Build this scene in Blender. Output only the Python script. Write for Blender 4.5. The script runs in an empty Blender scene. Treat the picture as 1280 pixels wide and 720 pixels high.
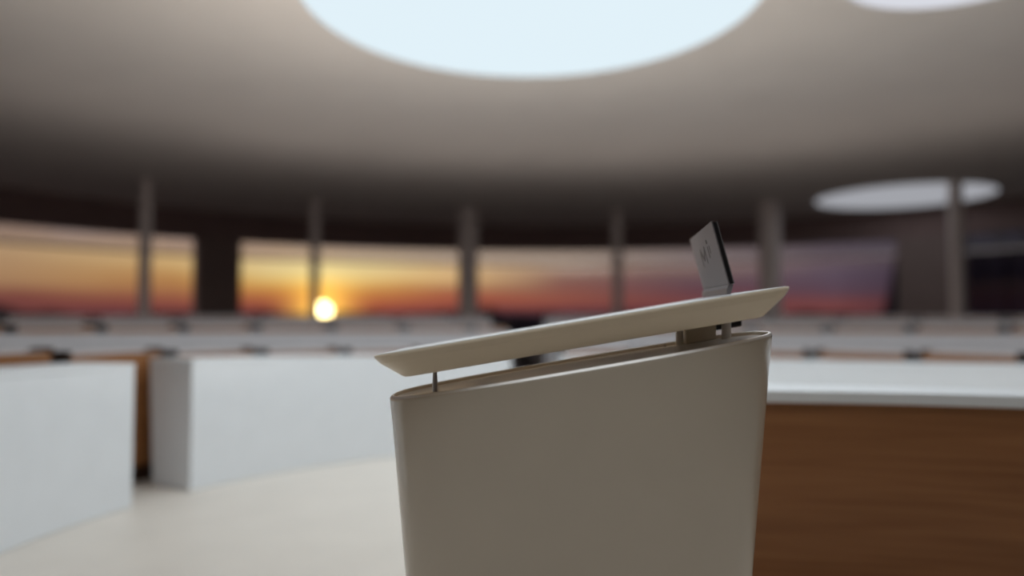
import bpy, bmesh, math, random
from mathutils import Vector, Matrix
random.seed(4)
C = bpy.context.scene.collection
PI = math.pi
F = 900.0            # focal length in pixels of the 1280x720 frame
EYE = 1.15           # camera height
HOR = 395.0          # image row of the horizon
RC = (0.6, 3.3)      # centre of the seating rows
WC = (0.77, 6.6)     # centre of the round hall
R_WALL = 11.0
CEIL = 3.35

def lin(c):
    return tuple((v/255/12.92) if v/255 <= .04045 else ((v/255+.055)/1.055)**2.4 for v in c)

# ---------------------------------------------------------------- materials
def new_mat(name):
    m = bpy.data.materials.new(name); m.use_nodes = True
    nt = m.node_tree
    b = nt.nodes['Principled BSDF']
    return m, nt, b

def plain(name, col, rough=.5, spec=.5, var=.04, scale=6.0, metal=0.0, bump=0.0, stretch=(1, 1, 1)):
    m, nt, b = new_mat(name)
    tc = nt.nodes.new('ShaderNodeTexCoord'); mp = nt.nodes.new('ShaderNodeMapping')
    mp.inputs['Scale'].default_value = stretch
    nz = nt.nodes.new('ShaderNodeTexNoise'); nz.inputs['Scale'].default_value = scale
    nz.inputs['Detail'].default_value = 4
    rp = nt.nodes.new('ShaderNodeValToRGB')
    lo = tuple(c*(1-var) for c in col); hi = tuple(min(1, c*(1+var)) for c in col)
    rp.color_ramp.elements[0].color = lo+(1,); rp.color_ramp.elements[1].color = hi+(1,)
    rp.color_ramp.elements[0].position = .3; rp.color_ramp.elements[1].position = .7
    nt.links.new(tc.outputs['Object'], mp.inputs['Vector']); nt.links.new(mp.outputs['Vector'], nz.inputs['Vector'])
    nt.links.new(nz.outputs['Fac'], rp.inputs['Fac']); nt.links.new(rp.outputs['Color'], b.inputs['Base Color'])
    b.inputs['Roughness'].default_value = rough; b.inputs['Specular IOR Level'].default_value = spec
    b.inputs['Metallic'].default_value = metal
    if bump:
        bp = nt.nodes.new('ShaderNodeBump'); bp.inputs['Strength'].default_value = bump
        nt.links.new(nz.outputs['Fac'], bp.inputs['Height']); nt.links.new(bp.outputs['Normal'], b.inputs['Normal'])
    return m

def wood(name, c1, c2, rough=.45, stretch=(.5, .5, 14)):
    m, nt, b = new_mat(name)
    tc = nt.nodes.new('ShaderNodeTexCoord'); mp = nt.nodes.new('ShaderNodeMapping')
    mp.inputs['Scale'].default_value = stretch
    nz = nt.nodes.new('ShaderNodeTexNoise'); nz.inputs['Scale'].default_value = 2.2
    nz.inputs['Detail'].default_value = 6; nz.inputs['Distortion'].default_value = .6
    rp = nt.nodes.new('ShaderNodeValToRGB')
    rp.color_ramp.elements[0].color = c1+(1,); rp.color_ramp.elements[1].color = c2+(1,)
    rp.color_ramp.elements[0].position = .3; rp.color_ramp.elements[1].position = .72
    nt.links.new(tc.outputs['Object'], mp.inputs['Vector']); nt.links.new(mp.outputs['Vector'], nz.inputs['Vector'])
    nt.links.new(nz.outputs['Fac'], rp.inputs['Fac']); nt.links.new(rp.outputs['Color'], b.inputs['Base Color'])
    b.inputs['Roughness'].default_value = rough
    return m

M = {}
M['panel_white'] = plain('white lacquer panel', (.79, .81, .835), .45, .4, .015)
M['lectern'] = plain('warm white lacquer', (.74, .65, .535), .22, .5, .015)
M['lectern'].node_tree.nodes['Principled BSDF'].inputs['Coat Weight'].default_value = .7
M['lectern'].node_tree.nodes['Principled BSDF'].inputs['Coat Roughness'].default_value = .12
M['lectern_top'] = plain('glossy off white top', (.86, .83, .84), .25, .5, .02)
M['board'] = plain('cream board', (.93, .79, .60), .35, .5, .02)
M['wood'] = wood('walnut veneer', (.235, .092, .03), (.34, .148, .055))
M['wood_shaded'] = wood('shaded walnut end', (.035, .014, .006), (.06, .025, .010))  # walnut darkened to carry the shade on unit ends and plinths
M['row_white_dimmed'] = plain('dimmed white lacquer', (.64, .605, .615), .5, .4, .02)  # white lacquer with the weaker light over the rows put into its colour
M['floor'] = plain('pale beige floor', (.66, .605, .545), .45, .4, .03, 3)
M['tier'] = plain('grey carpet tier', (.22, .20, .19), .9, .2, .08, 30)
M['carpet'] = plain('dark aisle carpet', (.012, .011, .012), .95, .1, .2, 40)
M['ceiling'] = plain('warm grey ceiling', (.80, .735, .68), .85, .2, .02, 2)
M['ceiling_dark'] = plain('dark brown ceiling edge', (.42, .28, .26), .7, .3, .05, 2)
M['wall_dark'] = plain('dark brown wall', (.27, .20, .18), .7, .3, .06, 3)
M['lintel'] = plain('dark brown lintel', (.28, .19, .175), .7, .3, .06, 3)
M['wall'] = plain('beige wall', (.42, .37, .33), .8, .3, .04, 2)
M['column'] = plain('grey painted column', (.85, .75, .71), .5, .4, .03, 5)
M['steel'] = plain('brushed steel', (.55, .52, .50), .3, .5, .05, 20, .9)
M['highlight_edge'] = plain('polished highlight edge', (.78, .74, .71), .42, .5, .03, 20, 1.0)
M['post'] = plain('satin post', (.80, .74, .67), .35, .5, .03)
M['black'] = plain('black plastic', (.006, .005, .006), .4, .4, .1)
M['screen_shell'] = plain('grey aluminium shell', (.18, .16, .165), .5, .4, .02, 20, .1)
M['screen_mark'] = plain('dark mark', (.035, .028, .028), .5, .4, .05)
M['reflection'] = None
M['hill'] = plain('dark wooded hill', (.012, .010, .018), .95, .1, .3, .05)

def glass_mat():
    m = bpy.data.materials.new('window glass'); m.use_nodes = True
    nt = m.node_tree; nt.nodes.clear()
    o = nt.nodes.new('ShaderNodeOutputMaterial'); mx = nt.nodes.new('ShaderNodeMixShader')
    t = nt.nodes.new('ShaderNodeBsdfTransparent'); g = nt.nodes.new('ShaderNodeBsdfGlossy')
    t.inputs['Color'].default_value = (.97, .97, .97, 1); g.inputs['Roughness'].default_value = .03
    mx.inputs['Fac'].default_value = .02
    nt.links.new(t.outputs[0], mx.inputs[1]); nt.links.new(g.outputs[0], mx.inputs[2]); nt.links.new(mx.outputs[0], o.inputs[0])
    return m
M['glass'] = glass_mat()

def reflection_mat():
    m = bpy.data.materials.new('sheer reflection strip'); m.use_nodes = True
    nt = m.node_tree; nt.nodes.clear()
    o = nt.nodes.new('ShaderNodeOutputMaterial'); mx = nt.nodes.new('ShaderNodeMixShader'); m2 = nt.nodes.new('ShaderNodeMixShader')
    t = nt.nodes.new('ShaderNodeBsdfTransparent'); tl = nt.nodes.new('ShaderNodeBsdfTranslucent'); d = nt.nodes.new('ShaderNodeBsdfDiffuse')
    nz = nt.nodes.new('ShaderNodeTexNoise'); nz.inputs['Scale'].default_value = 40
    mr = nt.nodes.new('ShaderNodeMapRange'); mr.inputs['To Min'].default_value = .14; mr.inputs['To Max'].default_value = .18
    nt.links.new(nz.outputs['Fac'], mr.inputs['Value']); nt.links.new(mr.outputs[0], mx.inputs['Fac'])
    tl.inputs['Color'].default_value = (.88, .88, .95, 1); d.inputs['Color'].default_value = (.85, .85, .9, 1)
    m2.inputs['Fac'].default_value = .5
    nt.links.new(tl.outputs[0], m2.inputs[1]); nt.links.new(d.outputs[0], m2.inputs[2])
    nt.links.new(t.outputs[0], mx.inputs[1]); nt.links.new(m2.outputs[0], mx.inputs[2]); nt.links.new(mx.outputs[0], o.inputs[0])
    return m
M['reflection'] = reflection_mat()  # sheer material imitating a reflected band on the upper glass

def emit_mat(name, col, s):
    m = bpy.data.materials.new(name); m.use_nodes = True
    nt = m.node_tree; nt.nodes.clear()
    o = nt.nodes.new('ShaderNodeOutputMaterial'); e = nt.nodes.new('ShaderNodeEmission')
    nz = nt.nodes.new('ShaderNodeTexNoise'); nz.inputs['Scale'].default_value = .8
    rp = nt.nodes.new('ShaderNodeValToRGB')
    rp.color_ramp.elements[0].color = tuple(c*.96 for c in col)+(1,); rp.color_ramp.elements[1].color = col+(1,)
    nt.links.new(nz.outputs['Fac'], rp.inputs['Fac']); nt.links.new(rp.outputs['Color'], e.inputs['Color'])
    e.inputs['Strength'].default_value = s
    nt.links.new(e.outputs[0], o.inputs[0])
    return m

# ---------------------------------------------------------------- mesh helpers
def link(name, bm, mat, parent=None, smooth=False, bevel=0.0, seg=2):
    bmesh.ops.recalc_face_normals(bm, faces=bm.faces)
    me = bpy.data.meshes.new(name); bm.to_mesh(me); bm.free()
    if smooth:
        for p in me.polygons: p.use_smooth = True
    o = bpy.data.objects.new(name, me); C.objects.link(o)
    me.materials.append(mat)
    if parent: o.parent = parent
    if bevel:
        md = o.modifiers.new('bevel', 'BEVEL'); md.width = bevel; md.segments = seg; md.limit_method = 'ANGLE'; md.angle_limit = math.radians(40)
    return o

def tag(o, label=None, cat=None, group=None, kind=None):
    if label: o['label'] = label
    if cat: o['category'] = cat
    if group: o['group'] = group
    if kind: o['kind'] = kind
    return o

def empty(name, loc, rz=0):
    o = bpy.data.objects.new(name, None); o.location = loc; o.rotation_euler = (0, 0, rz); o.empty_display_size = .1
    C.objects.link(o); return o

def copy_thing(root):
    r = root.copy(); C.objects.link(r)
    for ch in list(root.children):
        c = ch.copy(); C.objects.link(c); c.parent = r
        for g in list(ch.children):
            d = g.copy(); C.objects.link(d); d.parent = c
    return r

def loop_bridge(bm, loops, close=True, cap0=True, cap1=True):
    rows = [[bm.verts.new(p) for p in lp] for lp in loops]
    n = len(rows[0])
    for a, b in zip(rows[:-1], rows[1:]):
        for i in range(n if close else n-1):
            j = (i+1) % n
            bm.faces.new((a[i], a[j], b[j], b[i]))
    if cap0: bm.faces.new(rows[0])
    if cap1: bm.faces.new(rows[-1])
    return rows

def add_arc(bm, c, sect, a0, a1, n=24):
    """sweep a closed (r, z) section about c from a0 to a1 (degrees)"""
    loops = []
    for i in range(n+1):
        a = math.radians(a0+(a1-a0)*i/n)
        loops.append([(c[0]+r*math.cos(a), c[1]+r*math.sin(a), z) for r, z in sect])
    loop_bridge(bm, loops)

def arc(name, c, sect, a0, a1, mat, parent=None, n=24, bevel=0.0, lift=None):
    """lift(angle) is added to every section point whose z is above .2"""
    bm = bmesh.new(); add_arc(bm, c, sect, a0, a1, n)
    if lift:
        for v in bm.verts:
            if v.co.z > .2: v.co.z += lift(math.degrees(math.atan2(v.co.y-c[1], v.co.x-c[0])) % 360)
    return link(name, bm, mat, parent, bevel=bevel)

def rect(r0, r1, z0, z1): return [(r0, z0), (r1, z0), (r1, z1), (r0, z1)]

def add_box(bm, x0, x1, y0, y1, z0, z1):
    loop_bridge(bm, [[(x0, y0, z), (x1, y0, z), (x1, y1, z), (x0, y1, z)] for z in (z0, z1)])

def add_cyl(bm, x, y, z0, z1, r0, r1=None, n=24):
    r1 = r0 if r1 is None else r1
    loop_bridge(bm, [[(x+r*math.cos(2*PI*i/n), y+r*math.sin(2*PI*i/n), z) for i in range(n)] for r, z in ((r0, z0), (r1, z1))])

def ray_circle(px, c, r):
    s = (px-640)/F
    a = 1+s*s; b = -2*(s*c[0]+c[1]); k = c[0]**2+c[1]**2-r*r
    Y = (-b+math.sqrt(b*b-4*a*k))/(2*a)
    return s*Y, Y
def ang_at(px, c, r):
    x, y = ray_circle(px, c, r)
    return math.degrees(math.atan2(y-c[1], x-c[0]))

# ---------------------------------------------------------------- hall shell
def wall_radius_from(c, a):
    """distance from c along angle a (deg) to the inside of the round wall"""
    d = (math.cos(math.radians(a)), math.sin(math.radians(a)))
    ox, oy = c[0]-WC[0], c[1]-WC[1]
    b = ox*d[0]+oy*d[1]; k = ox*ox+oy*oy-(R_WALL-.02)**2
    return -b+math.sqrt(b*b-k)

bm = bmesh.new()
loop_bridge(bm, [[(WC[0]+(R_WALL+.3)*math.cos(2*PI*i/96), WC[1]+(R_WALL+.3)*math.sin(2*PI*i/96), z) for i in range(96)] for z in (-.2, 0)])
tag(link('floor', bm, M['floor']), kind='structure')

def disc_obj(name, c, r, z0, z1, mat, n=96):
    bm = bmesh.new(); loop_bridge(bm, [[(c[0]+r*math.cos(2*PI*i/n), c[1]+r*math.sin(2*PI*i/n), z) for i in range(n)] for z in (z0, z1)])
    return link(name, bm, mat)
CEIL_IN = 9.6
tag(disc_obj('ceiling', WC, R_WALL+.3, CEIL, CEIL+.25, M['ceiling']), kind='structure')

# tiers (raised floor rings) behind each row
TIERS = [(4.35, 5.75, .17), (5.75, 7.1, .27), (7.1, None, .36)]
A_LO, A_HI = -14.0, 206.0
for k, (r0, r1, h) in enumerate(TIERS):
    n = 80; loops = []
    for i in range(n+1):
        a = A_LO+(A_HI-A_LO)*i/n; t = math.radians(a)
        rr = r1 if r1 else wall_radius_from(RC, a)
        rr = min(rr, wall_radius_from(RC, a))
        q0 = min(r0, rr-.05)
        loops.append([(RC[0]+r*math.cos(t), RC[1]+r*math.sin(t), z) for r, z in ((q0, 0.0), (rr, 0.0), (rr, h), (q0, h))])
    bm = bmesh.new(); loop_bridge(bm, loops)
    tag(link('floor_tier', bm, M['tier']), kind='structure')

# ---- the round wall with its long windows
HEAD = 2.77
def wa(px): return ang_at(px, WC, R_WALL)
W = [(wa(246), 199.0), (wa(1122), wa(301)), (-22.0, wa(1206))]   # angle spans of the three windows
aisle_w = (wa(680), wa(614))
SILL = 1.06
tag(arc('wall_lintel', WC, rect(R_WALL, R_WALL+.3, HEAD, CEIL), -25, 202, M['lintel'], n=96), kind='structure')
tag(arc('wall_back', WC, rect(R_WALL, R_WALL+.3, 0, CEIL), 202, 335, M['wall'], n=64), kind='structure')
tag(arc('wall_left', WC, rect(R_WALL, R_WALL+.3, 0, HEAD), W[1][1], W[0][0], M['wall_dark'], n=6), kind='structure')
tag(arc('wall_right', WC, rect(R_WALL, R_WALL+.3, 0, HEAD), W[2][1], W[1][0], M['wall_dark'], n=6), kind='structure')
sills = [('wall_sill_left', W[0][0], 202), ('wall_sill_middle_left', aisle_w[1], W[1][1]), ('wall_sill_middle_right', W[1][0], aisle_w[0]), ('wall_sill_right', -25, W[2][1])]
for nm, a0, a1 in sills:
    tag(arc(nm, WC, rect(R_WALL, R_WALL+.3, 0, SILL), a0, a1, M['wall_dark'], n=32), kind='structure')
for i, (a0, a1) in enumerate(W):
    w = arc('window_%d' % (i+1), WC, rect(R_WALL+.12, R_WALL+.135, SILL, HEAD), a0, a1, M['glass'], n=64)
    tag(w, kind='structure')
    bm = bmesh.new()
    add_arc(bm, WC, rect(R_WALL+.08, R_WALL+.16, HEAD-.03, HEAD), a0, a1, 64)
    add_arc(bm, WC, rect(R_WALL+.08, R_WALL+.16, SILL, SILL+.03), a0, a1, 64)
    link('window_frame', bm, M['wall_dark'], w)
    arc('reflection_strip', WC, rect(R_WALL+.05, R_WALL+.053, HEAD-.33, HEAD), a0, a1, M['reflection'], w, n=64)  # sheer strip standing in for a pale reflection along the window head
    arc('reflection_edge', WC, rect(R_WALL+.04, R_WALL+.062, HEAD-.385, HEAD-.33), a0, a1, M['column'], w, n=64)  # lower edge line of the imitated reflection
# tall pane at the end of the centre aisle
w = arc('window_4', WC, rect(R_WALL+.12, R_WALL+.135, .36, SILL), aisle_w[0], aisle_w[1], M['glass'], n=8)
tag(w, kind='structure')

# ---- columns
col_px = [(180, 15, 225), (393, 12, 250), (585, 25, 265), (772, 13, 260), (963, 27, 250), (1197, 17, 225)]
col_lab = ['slim grey column at the far left in front of the orange sky',
           'slim grey column just left of the setting sun',
           'broad grey column between the sun and the lectern board',
           'slim grey column in the middle above the lectern board',
           'broad grey column right of the small screen on the lectern',
           'slim grey column crossing the right round skylight']
for (px, wpx, ty), lb in zip(col_px, col_lab):
    x, y = ray_circle(px, WC, 8.3)
    hw = wpx/F*y/2
    e = empty('column', (x, y, .36)); tag(e, lb, 'column', 'columns inside the window wall', 'structure')
    bm = bmesh.new(); add_cyl(bm, 0, 0, 0, CEIL-.36, hw, n=28)
    link('shaft', bm, M['column'], e, smooth=False, bevel=.003)
    bm = bmesh.new(); add_cyl(bm, 0, 0, 0, .03, hw+.03, n=28)
    link('base_ring', bm, M['steel'], e)

# ---- skylights
H = CEIL-EYE
SKY = [((.06*H, 2.235*H), .722*H, 'large round glowing skylight at the top centre of the ceiling', 1.0),
       ((3.26*H, 5.98*H), .67*H, 'round pale skylight on the right, crossed by a slim column', .42),
       ((1.28*H, 1.955*H), .345*H, 'small round skylight cut off by the top right edge', .8)]
for (c, r, lb, s) in SKY:
    e = empty('skylight', (c[0], c[1], CEIL)); tag(e, lb, 'skylight', 'round skylights in the ceiling')
    bm = bmesh.new(); add_cyl(bm, 0, 0, -.012, -.002, r, n=96)
    link('diffuser', bm, emit_mat('skylight diffuser', tuple(v*s for v in ((.80, .93, 1.0) if s == 1 else (.90, .92, 1.0))), .97), e)
    bm = bmesh.new()
    loops = []
    for i in range(97):
        a = 2*PI*i/96
        loops.append([(q*math.cos(a), q*math.sin(a), z) for q, z in rect(r, r+.03, -.021, -.001)])
    loop_bridge(bm, loops, cap0=False, cap1=False)
    bmesh.ops.remove_doubles(bm, verts=bm.verts, dist=1e-5)
    link('rim', bm, M['ceiling'], e)

def area(name, loc, size, power, col=(.86, .95, 1.0)):
    l = bpy.data.lights.new(name, 'AREA'); l.shape = 'DISK'; l.size = size; l.energy = power; l.color = col
    o = bpy.data.objects.new(name, l); o.location = loc; C.objects.link(o); return o
P = 30.0
area('skylight_or_fill', (SKY[0][0][0], SKY[0][0][1], CEIL-.03), 2*SKY[0][1], 84)
area('skylight_or_fill', (SKY[2][0][0], SKY[2][0][1], CEIL-.03), 2*SKY[2][1], 18)
area('skylight_or_fill', (SKY[1][0][0], SKY[1][0][1], CEIL-.03), 2*SKY[1][1], 4)
area('skylight_or_fill', (0, .75, CEIL-.03), 2.2, 21)  # added fill lamp above the lectern, no skylight modelled here
up = area('added_floor_fill', (-.45, 4.0, .012), 1.6, 34, (1.0, .94, .87)); up.rotation_euler = (PI, 0, 0); up.data.spread = math.radians(128)  # added upward fill standing in for floor bounce, no such fixture
for th in (20, 42, 62, 82, 102, 122, 144):      # added fill lights over the third row to brighten the ceiling, no fixtures
    t = math.radians(th)
    l = area('added_row_fill', (RC[0]+6.35*math.cos(t), RC[1]+6.35*math.sin(t), 1.165), .45, 4.2 if 50 < th < 130 else 3.2, (1.0, .92, .86))
    l.rotation_euler = (PI, 0, 0)

# ---------------------------------------------------------------- rows of desks
def white_front(name, r0, r1, z0, z1, a0, a1, label, group, taper=.05, n=40, lift=None):
    e_a = math.radians((a0+a1)/2)
    base = (RC[0]+r0*math.cos(e_a), RC[1]+r0*math.sin(e_a), z0)
    e = empty(name, base); tag(e, label, 'desk', group)
    loc = (RC[0]-base[0], RC[1]-base[1])
    sect = [(r0, .0), (r1-taper, .0), (r1, z1-z0-.03), (r0, z1-z0-.03)]
    arc('front_panel', loc, sect, a0, a1, M['panel_white'], e, n, bevel=.006, lift=lift)
    arc('worktop', loc, rect(r0-.004, r1+.004, z1-z0-.03, z1-z0), a0, a1, M['panel_white'], e, n, bevel=.004, lift=lift)
    return e
aA = [(159.5, 204, .864, lambda a: (a-161)*.0009), (101.3, 151.6, .775, lambda a: (a-101)*.00172),
      (-6, 93.0, .775, lambda a: .055*(max(0, 62-(a if a < 300 else a-360))/35)**2*.9)]
labs = ['white curved front desk nearest the left edge of the room',
        'long white curved front desk between the floor gap and the lectern',
        'white curved front desk seen past the right side of the lectern']
for (a0, a1, zt, lf), lb in zip(aA, labs):
    white_front('curved_desk', 3.08, 3.52, 0, zt, a0, a1, lb, 'white curved desks of the front row', lift=lf)

ROWS = [  # r_front, r_back, floor, z_top, gap angles left of aisle, gap angles right of aisle, nearest aisle angles
    ('front', 3.60, 4.15, 0.0, .868, [197.4, 185.2, 173.0, 160.8, 148.3, 136.5, 124.8, 112.8, 101.0], [92.6, 80.6, 68.3, 56.1, 43.5, 31.1, 18.8, 6.6]),
    ('second', 4.72, 5.30, .17, 1.02, [190.0, 181.4, 172.8, 163.9, 155.1, 146.8, 138.4, 130.2, 121.0, 111.7, 102.8, 97.4], [91.0, 83.6, 74.8, 65.9, 57.0, 48.0, 38.8, 29.9, 21.0]),
    ('third', 6.05, 6.65, .27, 1.123, [180.0, 172.2, 164.4, 156.5, 148.7, 141.0, 133.4, 125.4, 117.4, 109.4, 102.6, ang_at(615, RC, 6.35)], [ang_at(681, RC, 6.35), 81.0, 73.2, 65.4, 57.8, 50.4, 42.5, 35.0, 27.4]),
]
ORD = ['first', 'second', 'third', 'fourth', 'fifth', 'sixth', 'seventh', 'eighth', 'ninth', 'tenth', 'eleventh', 'twelfth']
GAP = .11
def make_unit(r0, r1, h, da):
    """wood desk unit facing the centre (-x locally); da = angular width in degrees"""
    rm = (r0+r1)/2
    e = empty('desk_unit', (0, 0, 0))
    c = (-rm, 0)
    hd = da/2; side = math.degrees(.022/rm)
    arc('front_panel', c, rect(r0, r0+.022, .12, h-.002), -hd+side, hd-side, M['wood'], e, 10)
    for s in (-1, 1):
        a0, a1 = (hd-side, hd) if s > 0 else (-hd, -hd+side)
        arc('side_panel', c, [(r0, 0), (r1, 0), (r1, h-.002), (r0+.22, h-.002), (r0+.15, h+.026), (r0, h+.026)], a0, a1, M['wood_shaded'], e, 1)
    arc('plinth', c, rect(r0+.05, r0+.07, 0, .12), -hd+side, hd-side, M['wood_shaded'], e, 10)
    arc('worktop', c, rect(r0+.024, r1, h-.024, h), -hd+side, hd-side, M['row_white_dimmed'], e, 10, bevel=.003)
    return e
for nm, r0, r1, z0, zt, gl, gr in ROWS:
    rm = (r0+r1)/2; gdeg = math.degrees((GAP if nm == 'front' else .075)/rm)
    for side, g in (('left', gl), ('right', gr)):
        cells = list(zip(g[:-1], g[1:])) if side == 'right' else list(zip(g[:-1], g[1:]))[::-1]
        for k, (a, b) in enumerate(cells):
            da = abs(a-b)-gdeg
            am = (a+b)/2
            zu = .822+.105*((am-85)/80)**2 if nm == 'front' else (1.018+.045*((am-85)/70)**2 if nm == 'second' else zt)
            u = make_unit(r0, r1, zu-z0, da)
            t = math.radians((a+b)/2)
            u.location = (RC[0]+rm*math.cos(t), RC[1]+rm*math.sin(t), z0); u.rotation_euler = (0, 0, t)
            tag(u, 'wooden desk unit in the %s row, %s %s of the dark centre aisle' % (nm, ORD[k], side), 'desk', 'wooden desk units of the %s row' % nm)

for nm, r0, z0, zt, gl, gr in (('second', 4.60, .17, .978, 97.6, 90.6), ('third', 5.92, .27, 1.10, ang_at(614, RC, 5.96), ang_at(681, RC, 5.96)), ('last', 7.35, .36, 1.155, ang_at(614, RC, 7.4), ang_at(681, RC, 7.4))):
    lf = (lambda a: .045*(((a if a < 300 else a-360)-85)/70)**2) if nm == 'second' else None
    for sd, a0, a1 in (('left', gl, 196 if nm == 'second' else 186), ('right', -2 if nm == 'second' else 4, gr)):
        am = math.radians((a0+a1)/2); base = (RC[0]+r0*math.cos(am), RC[1]+r0*math.sin(am), z0)
        e = empty('row_screen', base)
        tag(e, 'long curved white modesty wall of the %s row, %s of the centre aisle' % (nm, sd), 'low wall', 'curved white walls in front of the rows')
        loc = (RC[0]-base[0], RC[1]-base[1])
        arc('panel', loc, rect(r0, r0+.08, 0, zt-z0-.02), a0, a1, M['row_white_dimmed'], e, 60, lift=lf)
        arc('cap', loc, rect(r0-.006, r0+.086, zt-z0-.02, zt-z0), a0, a1, M['row_white_dimmed'], e, 60, bevel=.004, lift=lf)

# dark carpet up the centre aisle
bm = bmesh.new()
for (y0, y1, z) in ((6.35, 7.6, 0.0), (7.66, 9.0, .17), (9.06, 10.35, .27), (10.42, 17.4, .36)):
    add_box(bm, .05, .40, y0, y1, z, z+.008)
tag(link('aisle_carpet', bm, M['carpet']), 'dark carpet runner up the centre aisle behind the lectern', 'carpet')

# ---------------------------------------------------------------- wood panelled table on the right
tc_ = (.7, -.8); tz = .84
am = math.radians(74); base = (tc_[0]+3.83*math.cos(am), tc_[1]+3.83*math.sin(am), 0)
e = empty('panelled_table', base)
tag(e, 'curved wood panelled table with thick white top, right of the lectern', 'table')
loc = (tc_[0]-base[0], tc_[1]-base[1])
arc('front_panel', loc, rect(3.87, 3.90, .0, tz-.05), 52, 94, M['wood'], e, 32)
arc('back_panel', loc, rect(4.04, 4.06, .0, tz-.05), 52, 94, M['wood'], e, 32)
arc('worktop', loc, rect(3.83, 4.10, tz-.05, tz), 52, 94.3, M['panel_white'], e, 32, bevel=.006)
for a in (52, 93.7):
    arc('side_panel', loc, rect(3.90, 4.04, .0, tz-.05), a, a+.3, M['wood'], e, 1)

# ---------------------------------------------------------------- lectern
SL = .168
def plane(x, c): return EYE + SL*x + c
lec = empty('lectern', (.18, 1.9, 0))
tag(lec, 'white lectern with rounded tapered body and sloping board, centre front', 'lectern')
LX, LY = .18, 1.9
def sup(a, b, n, N=120, x0=0, y0=0):
    pts = []
    for i in range(N):
        t = 2*PI*i/N; ct, st = math.cos(t), math.sin(t)
        pts.append((x0+a*math.copysign(abs(ct)**(2/n), ct), y0+b*math.copysign(abs(st)**(2/n), st)))
    return pts
TA, TB, TN = .493, .204, 2.75
CB = -.152
def body_loop(inset, dc, frac=0.0):
    """outline on the sloping top (frac 0) down to the floor (frac 1)"""
    out = []
    for (x, y) in sup(TA-inset, TB-inset, TN, x0=-.003):
        zt = plane(x+LX, CB)
        z = zt*(1-frac)
        sh = .092*(zt-z)
        k = 1 - sh/TA; ky = 1 - .5*sh/TB
        out.append((x*k, y*ky, z+dc))
    return out
bm = bmesh.new()
loops = [body_loop(0, 0, f) for f in (1, .75, .5, .25, .08)]
loops += [body_loop(0, -.014), body_loop(0, -.0065), body_loop(.0012, -.0055), body_loop(.0048, -.0012), body_loop(.0060, -.001), body_loop(.0105, -.001), body_loop(.012, -.003), body_loop(.012, -.016)]
loop_bridge(bm, loops)
link('body', bm, M['lectern'], lec, smooth=True)
bm = bmesh.new()
loop_bridge(bm, [body_loop(.0008, -.0068), body_loop(-.0004, -.0064), body_loop(.0032, -.0004), body_loop(.0046, .0004), body_loop(.0090, .0002), body_loop(.0090, -.004), body_loop(.0008, -.0068)], cap0=False, cap1=False)
bmesh.ops.remove_doubles(bm, verts=bm.verts, dist=1e-6)
tr = link('highlight_trim', bm, M['highlight_edge'], lec); tr['label'] = 'thin added highlight line around the top of the body'  # polished strip added to draw the highlight along the rim
bm = bmesh.new()
loop_bridge(bm, [body_loop(.0125, -.0158), body_loop(.0125, -.009)])
link('top_panel', bm, M['lectern_top'], lec)

# board: outlines in the slope's own plane
BX0, BX1, BY0, BY1 = -.330, .650, 1.66, 2.22
CN = -.039
def cross(y): return -.011*(y-1.66)      # the board also falls a little towards its far edge
def rrect(x0, x1, y0, y1, rl, rr, N=10):
    pts = []
    for (cx, cy, r, s) in ((x1-rr, y1-rr, rr, 0), (x0+rl, y1-rl, rl, 90), (x0+rl, y0+rl, rl, 180), (x1-rr, y0+rr, rr, 270)):
        for i in range(N+1):
            t = math.radians(s+90*i/N); pts.append((cx+r*math.cos(t), cy+r*math.sin(t)))
    return pts
def board_loop(inset, t):
    """t = depth below the top face, square to it"""
    k = math.atan(SL); out = []
    for (x, y) in rrect(BX0+inset, BX1-inset, BY0+inset, BY1-inset, max(.075-inset*.6, .01), max(.035-inset*.3, .01)):
        out.append((x+math.sin(k)*t-LX, y-LY, plane(x, CN)+cross(y)-math.cos(k)*t))
    return out
bm = bmesh.new()
loop_bridge(bm, [board_loop(.0015, 0), board_loop(0, .0015), board_loop(0, .006), board_loop(.011, .021), board_loop(.055, .060), board_loop(.060, .0625)])
link('board', bm, M['board'], lec, bevel=0)
bm = bmesh.new()
loop_bridge(bm, [board_loop(.006, -.0005), board_loop(.006, -.0018)])
link('board_top', bm, M['panel_white'], lec)

def on_body(x, y, dz=-.009): return plane(x, CB)+dz
def under_board(x): return plane(x, CN)-.0625*math.cos(math.atan(SL))
def post(name, x, y, r0, r1, mat, sx=1.0):
    bm = bmesh.new()
    z0, z1 = on_body(x, y)-LECZ, under_board(x)+cross(y)+.004
    n = 20
    loop_bridge(bm, [[(x-LX+r*sx*math.cos(2*PI*i/n), y-LY+r*math.sin(2*PI*i/n), z) for i in range(n)] for r, z in ((r0, z0), (r0*.98, z0+(z1-z0)*.4), (r1, z1))])
    return link(name, bm, mat, lec, smooth=False)
LECZ = .004
post('post', -.188, 1.765, .0062, .0042, M['steel'])
post('post', -.2195, 2.06, .0062, .0042, M['steel'])
post('post', .474, 2.04, .0110, .0105, M['post'])
post('post', .590, 1.985, .0130, .0130, M['post'])
bm = bmesh.new()
x0, x1 = .487, .572
loop_bridge(bm, [[(x-LX, y-LY, (plane(x, CB)-.0085 if z == 0 else under_board(x)-.004)) for x, y in ((x0, 2.02), (x1, 2.02), (x1, 2.07), (x0, 2.07))] for z in (0, 1)])
link('mounting_box', bm, M['board'], lec, bevel=.002)
bm = bmesh.new()
x0, x1 = .573, .660
loop_bridge(bm, [[(x-LX, y-LY, (plane(x, CB)+.012 if z == 0 else under_board(x)-.008)) for x, y in ((x0, 2.07), (x1, 2.07), (x1, 2.15), (x0, 2.15))] for z in (0, 1)])
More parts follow.
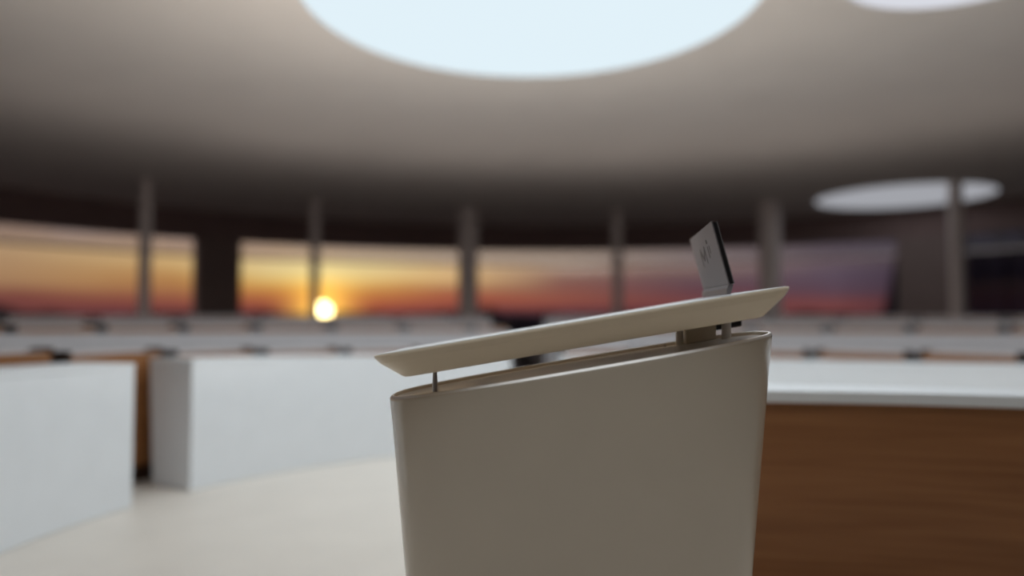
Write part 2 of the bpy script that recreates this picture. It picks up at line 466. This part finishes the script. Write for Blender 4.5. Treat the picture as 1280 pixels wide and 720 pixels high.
link('control_box', bm, M['black'], lec, bevel=.002)
bm = bmesh.new(); add_cyl(bm, .435-LX, 2.05-LY, on_body(.435, 2.05)-.002, on_body(.435, 2.05)+.008, .004, .003, 12)
link('screw', bm, M['steel'], lec)

# ---------------------------------------------------------------- small tilted screen on the board
N0 = Vector((.521, 1.725)); N1 = Vector((.584, 2.19))
wdir = (N1-N0); SW = wdir.length; wdir.normalize()
rz = math.atan2(wdir.y, wdir.x)
base = Vector((N0.x, N0.y, plane(N0.x, CN)+cross(N0.y)+.0046))
zf = plane(N1.x, CN)+cross(N1.y)+.0046
scr = empty('display_screen', base, rz)      # local +x runs along its width, local +y points to the lectern's low end
tag(scr, 'slim grey tilted display screen on a hinge foot, at the raised end of the lectern', 'screen')
pitch = -(zf-base.z)/SW
scr.rotation_euler = (0, pitch, rz)
# section in local (y, z): foot, then the leaning lid
k = math.tan(math.radians(14.5))
def prism(name, sect, mat, x0=0.0, x1=SW, bevel=0.0):
    bm = bmesh.new(); loop_bridge(bm, [[(x, y, z) for y, z in sect] for x in (x0, x1)])
    return link(name, bm, mat, scr, bevel=bevel)
z1, z2 = .025, .176
prism('hinge_foot', [(.006, 0), (-.004, 0), (-.0075, .012), (-.0105, z1-.002), (.000, z1), (.005, .014)], M['screen_shell'], .003, SW-.003, .0012)
def lid(d0, d1, za, zb):
    return [(d0+k*(za-z1), za), (d1+k*(za-z1), za), (d1+k*(zb-z1), zb), (d0+k*(zb-z1), zb)]
shell = prism('back_shell', lid(-.001, .0022, z1-.001, z2), M['screen_shell'], bevel=.0008)
prism('display_panel', lid(-.0105, -.001, z1, z2-.002), M['black'], .0008, SW-.0008)
prism('bezel', lid(-.0125, -.0105, z1, z2), M['screen_shell'], 0, SW)
# the dark emblem on the back of the screen: strokes drawn on the shell (u along width, v up)
bm = bmesh.new()
def stroke(u0, v0, u1, v1, w):
    d = Vector((u1-u0, v1-v0)); L = d.length; d.normalize(); n = Vector((-d.y, d.x))*w/2
    q = [Vector((u0, v0))+n, Vector((u0, v0))-n, Vector((u1, v1))-n, Vector((u1, v1))+n]
    loop_bridge(bm, [[(p.x, o+k*(p.y-z1), p.y) for p in q] for o in (.0021, .0028)])
for s in ((.315, .128, .315, .082, .008), (.315, .128, .27, .100, .010), (.27, .100, .225, .130, .010), (.225, .130, .225, .088, .006),
          (.165, .128, .165, .098, .007), (.172, .140, .152, .140, .010), (.135, .128, .135, .108, .006)):
    stroke(*s)
mk = link('emblem', bm, M['screen_mark'], scr); mk['label'] = 'small dark emblem of strokes on the grey shell'

# ---------------------------------------------------------------- land outside
def hill_ring():
    bm = bmesh.new(); n = 260; loops = []
    for i in range(n+1):
        az = math.radians(-58+116*i/n)       # 0 = straight ahead, + to the right
        deg = math.degrees(az)
        h = 1.5+.8*math.sin(deg*.9)+.5*math.sin(deg*2.3+1)
        h += 5.0*math.exp(-((deg+36.5)/1.6)**2)
        h += 4.5*math.exp(-((deg+1.8)/.9)**2)
        if deg > 27.3:
            h += 31*min(1, (deg-27.3)/1.1)+2.5*math.sin(deg*5)+1.5*math.sin(deg*11)
        s, c = math.sin(az), math.cos(az)
        row = []
        for r, z in ((300, -40), (330, h*.6-2), (345, h), (380, h*.8), (420, -40)):
            row.append((r*s, r*c, z+EYE-.6 if z > -40 else z))
        loops.append(row)
    loop_bridge(bm, loops)
    return link('hills', bm, M['hill'])
tag(hill_ring(), kind='structure')
bm = bmesh.new()
loop_bridge(bm, [[(600*math.cos(2*PI*i/48), 600*math.sin(2*PI*i/48), z) for i in range(48)] for z in (-42, -40)])
tag(link('ground', bm, M['hill']), kind='structure')

# ---------------------------------------------------------------- sky
world = bpy.data.worlds.new('sunset'); bpy.context.scene.world = world; world.use_nodes = True
nt = world.node_tree; nt.nodes.clear()
N = nt.nodes.new; L = nt.links.new
out = N('ShaderNodeOutputWorld'); bg = N('ShaderNodeBackground'); L(bg.outputs[0], out.inputs[0])
tc = N('ShaderNodeTexCoord'); sep = N('ShaderNodeSeparateXYZ'); L(tc.outputs['Generated'], sep.inputs[0])
def math_node(op, a=None, b=None, c=None, clamp=False):
    m = N('ShaderNodeMath'); m.operation = op; m.use_clamp = clamp
    for i, v in enumerate((a, b, c)):
        if v is None: continue
        if isinstance(v, (int, float)): m.inputs[i].default_value = v
        else: L(v, m.inputs[i])
    return m.outputs[0]
X, Y, Z = sep.outputs
az = math_node('ARCTAN2', X, Y)                       # azimuth, + right
hyp = math_node('SQRT', math_node('ADD', math_node('MULTIPLY', X, X), math_node('MULTIPLY', Y, Y)))
el = math_node('ARCTAN2', Z, hyp)
# soft cloud streaks bend the elevation
mp = N('ShaderNodeCombineXYZ'); L(math_node('MULTIPLY', az, 3.0), mp.inputs[0]); L(math_node('MULTIPLY', el, 34.0), mp.inputs[1])
nz = N('ShaderNodeTexNoise'); nz.inputs['Scale'].default_value = 1.3; nz.inputs['Detail'].default_value = 5; nz.inputs['Roughness'].default_value = .55
L(mp.outputs[0], nz.inputs['Vector'])
warp = math_node('MULTIPLY', math_node('SUBTRACT', nz.outputs['Fac'], .5), .038)
ev = math_node('DIVIDE', math_node('ADD', el, warp), math.atan(140/F), clamp=True)   # 0..1 over 140 px
def ramp(keys):
    r = N('ShaderNodeValToRGB'); cr = r.color_ramp
    while len(cr.elements) < len(keys): cr.elements.new(.5)
    for e, (p, c) in zip(cr.elements, keys):
        e.position = p/140; e.color = lin(c)+(1,)
    L(ev, r.inputs['Fac']); return r.outputs['Color']
ramps = [
    (-35.0, ramp([(0, (70, 52, 62)), (7, (108, 60, 62)), (20, (130, 76, 65)), (45, (172, 134, 98)), (70, (184, 152, 116)), (90, (160, 132, 116)), (98, (186, 174, 176)), (140, (190, 180, 184))])),
    (-25.0, ramp([(0, (74, 54, 64)), (7, (118, 62, 64)), (20, (150, 86, 68)), (42, (190, 140, 84)), (66, (214, 180, 124)), (82, (192, 156, 126)), (92, (194, 178, 178)), (140, (192, 182, 186))])),
    (-15.0, ramp([(0, (90, 60, 66)), (6, (128, 66, 64)), (18, (182, 92, 60)), (34, (242, 180, 84)), (48, (247, 218, 138)), (62, (246, 226, 164)), (74, (226, 190, 148)), (84, (206, 182, 168)), (140, (196, 180, 178))])),
    (-5.0, ramp([(0, (80, 56, 66)), (6, (112, 62, 64)), (18, (176, 92, 68)), (32, (168, 106, 76)), (46, (228, 190, 132)), (60, (214, 178, 132)), (72, (206, 182, 160)), (140, (190, 172, 166))])),
    (4.0, ramp([(0, (72, 52, 64)), (6, (100, 56, 64)), (15, (148, 80, 66)), (30, (142, 86, 74)), (46, (136, 100, 92)), (56, (158, 126, 108)), (70, (194, 172, 154)), (140, (170, 156, 152))])),
    (14.0, ramp([(0, (72, 52, 64)), (6, (100, 56, 64)), (14, (126, 68, 64)), (28, (100, 68, 76)), (46, (104, 80, 86)), (56, (128, 102, 96)), (72, (150, 134, 132)), (140, (132, 122, 130))])),
    (24.0, ramp([(0, (84, 56, 66)), (12, (122, 68, 66)), (26, (92, 68, 80)), (50, (92, 78, 92)), (66, (106, 88, 94)), (90, (92, 84, 98)), (140, (86, 80, 98))])),
    (34.0, ramp([(0, (30, 22, 34)), (30, (26, 22, 36)), (140, (40, 38, 56))])),
]
col = ramps[0][1]
for (a0, _), (a1, c1) in zip(ramps[:-1], ramps[1:]):
    mr = N('ShaderNodeMapRange'); mr.clamp = True
    mr.inputs['From Min'].default_value = math.radians(a0); mr.inputs['From Max'].default_value = math.radians(a1)
    L(az, mr.inputs['Value'])
    mx = N('ShaderNodeMix'); mx.data_type = 'RGBA'; L(mr.outputs[0], mx.inputs['Factor']); L(col, mx.inputs['A']); L(c1, mx.inputs['B'])
    col = mx.outputs['Result']
# sun disc and glow
sd = Vector(((403-640)/F, 1, (HOR-389)/F)).normalized()
dt = N('ShaderNodeVectorMath'); dt.operation = 'DOT_PRODUCT'; L(tc.outputs['Generated'], dt.inputs[0]); dt.inputs[1].default_value = sd
ang = math_node('ARCCOSINE', math_node('MINIMUM', dt.outputs['Value'], 1.0))
disc = math_node('LESS_THAN', ang, math.radians(.60))
g1 = math_node('POWER', math_node('MULTIPLY_ADD', ang, -1/math.radians(5.0), 1.0, clamp=True), 3.0)
def addc(base, fac, c):
    mx = N('ShaderNodeMix'); mx.data_type = 'RGBA'; mx.blend_type = 'ADD'
    L(fac, mx.inputs['Factor']); L(base, mx.inputs['A']); mx.inputs['B'].default_value = c+(1,); return mx.outputs['Result']
col = addc(col, g1, (2.0, 1.25, .16))
vm = N('ShaderNodeVectorMath'); vm.operation = 'SCALE'; vm.inputs[0].default_value = (9.0, 7.5, 3.6); L(disc, vm.inputs['Scale'])
va = N('ShaderNodeVectorMath'); va.operation = 'ADD'; L(col, va.inputs[0]); L(vm.outputs[0], va.inputs[1])
L(va.outputs[0], bg.inputs['Color']); bg.inputs['Strength'].default_value = 1.0

# ---------------------------------------------------------------- camera
cam = bpy.data.cameras.new('camera'); co = bpy.data.objects.new('camera', cam); C.objects.link(co)
cam.sensor_width = 36; cam.lens = F/1280*36
co.location = (0, 0, EYE); co.rotation_euler = (PI/2+math.atan((HOR-360)/F), 0, 0)
cam.dof.use_dof = True; cam.dof.focus_distance = 1.85; cam.dof.aperture_fstop = .52
cam.clip_end = 2000
sc = bpy.context.scene; sc.camera = co
sc.view_settings.view_transform = 'Standard'; sc.view_settings.look = 'None'
sc.view_settings.gamma = 1; sc.view_settings.exposure = 0; sc.view_settings.use_curve_mapping = False
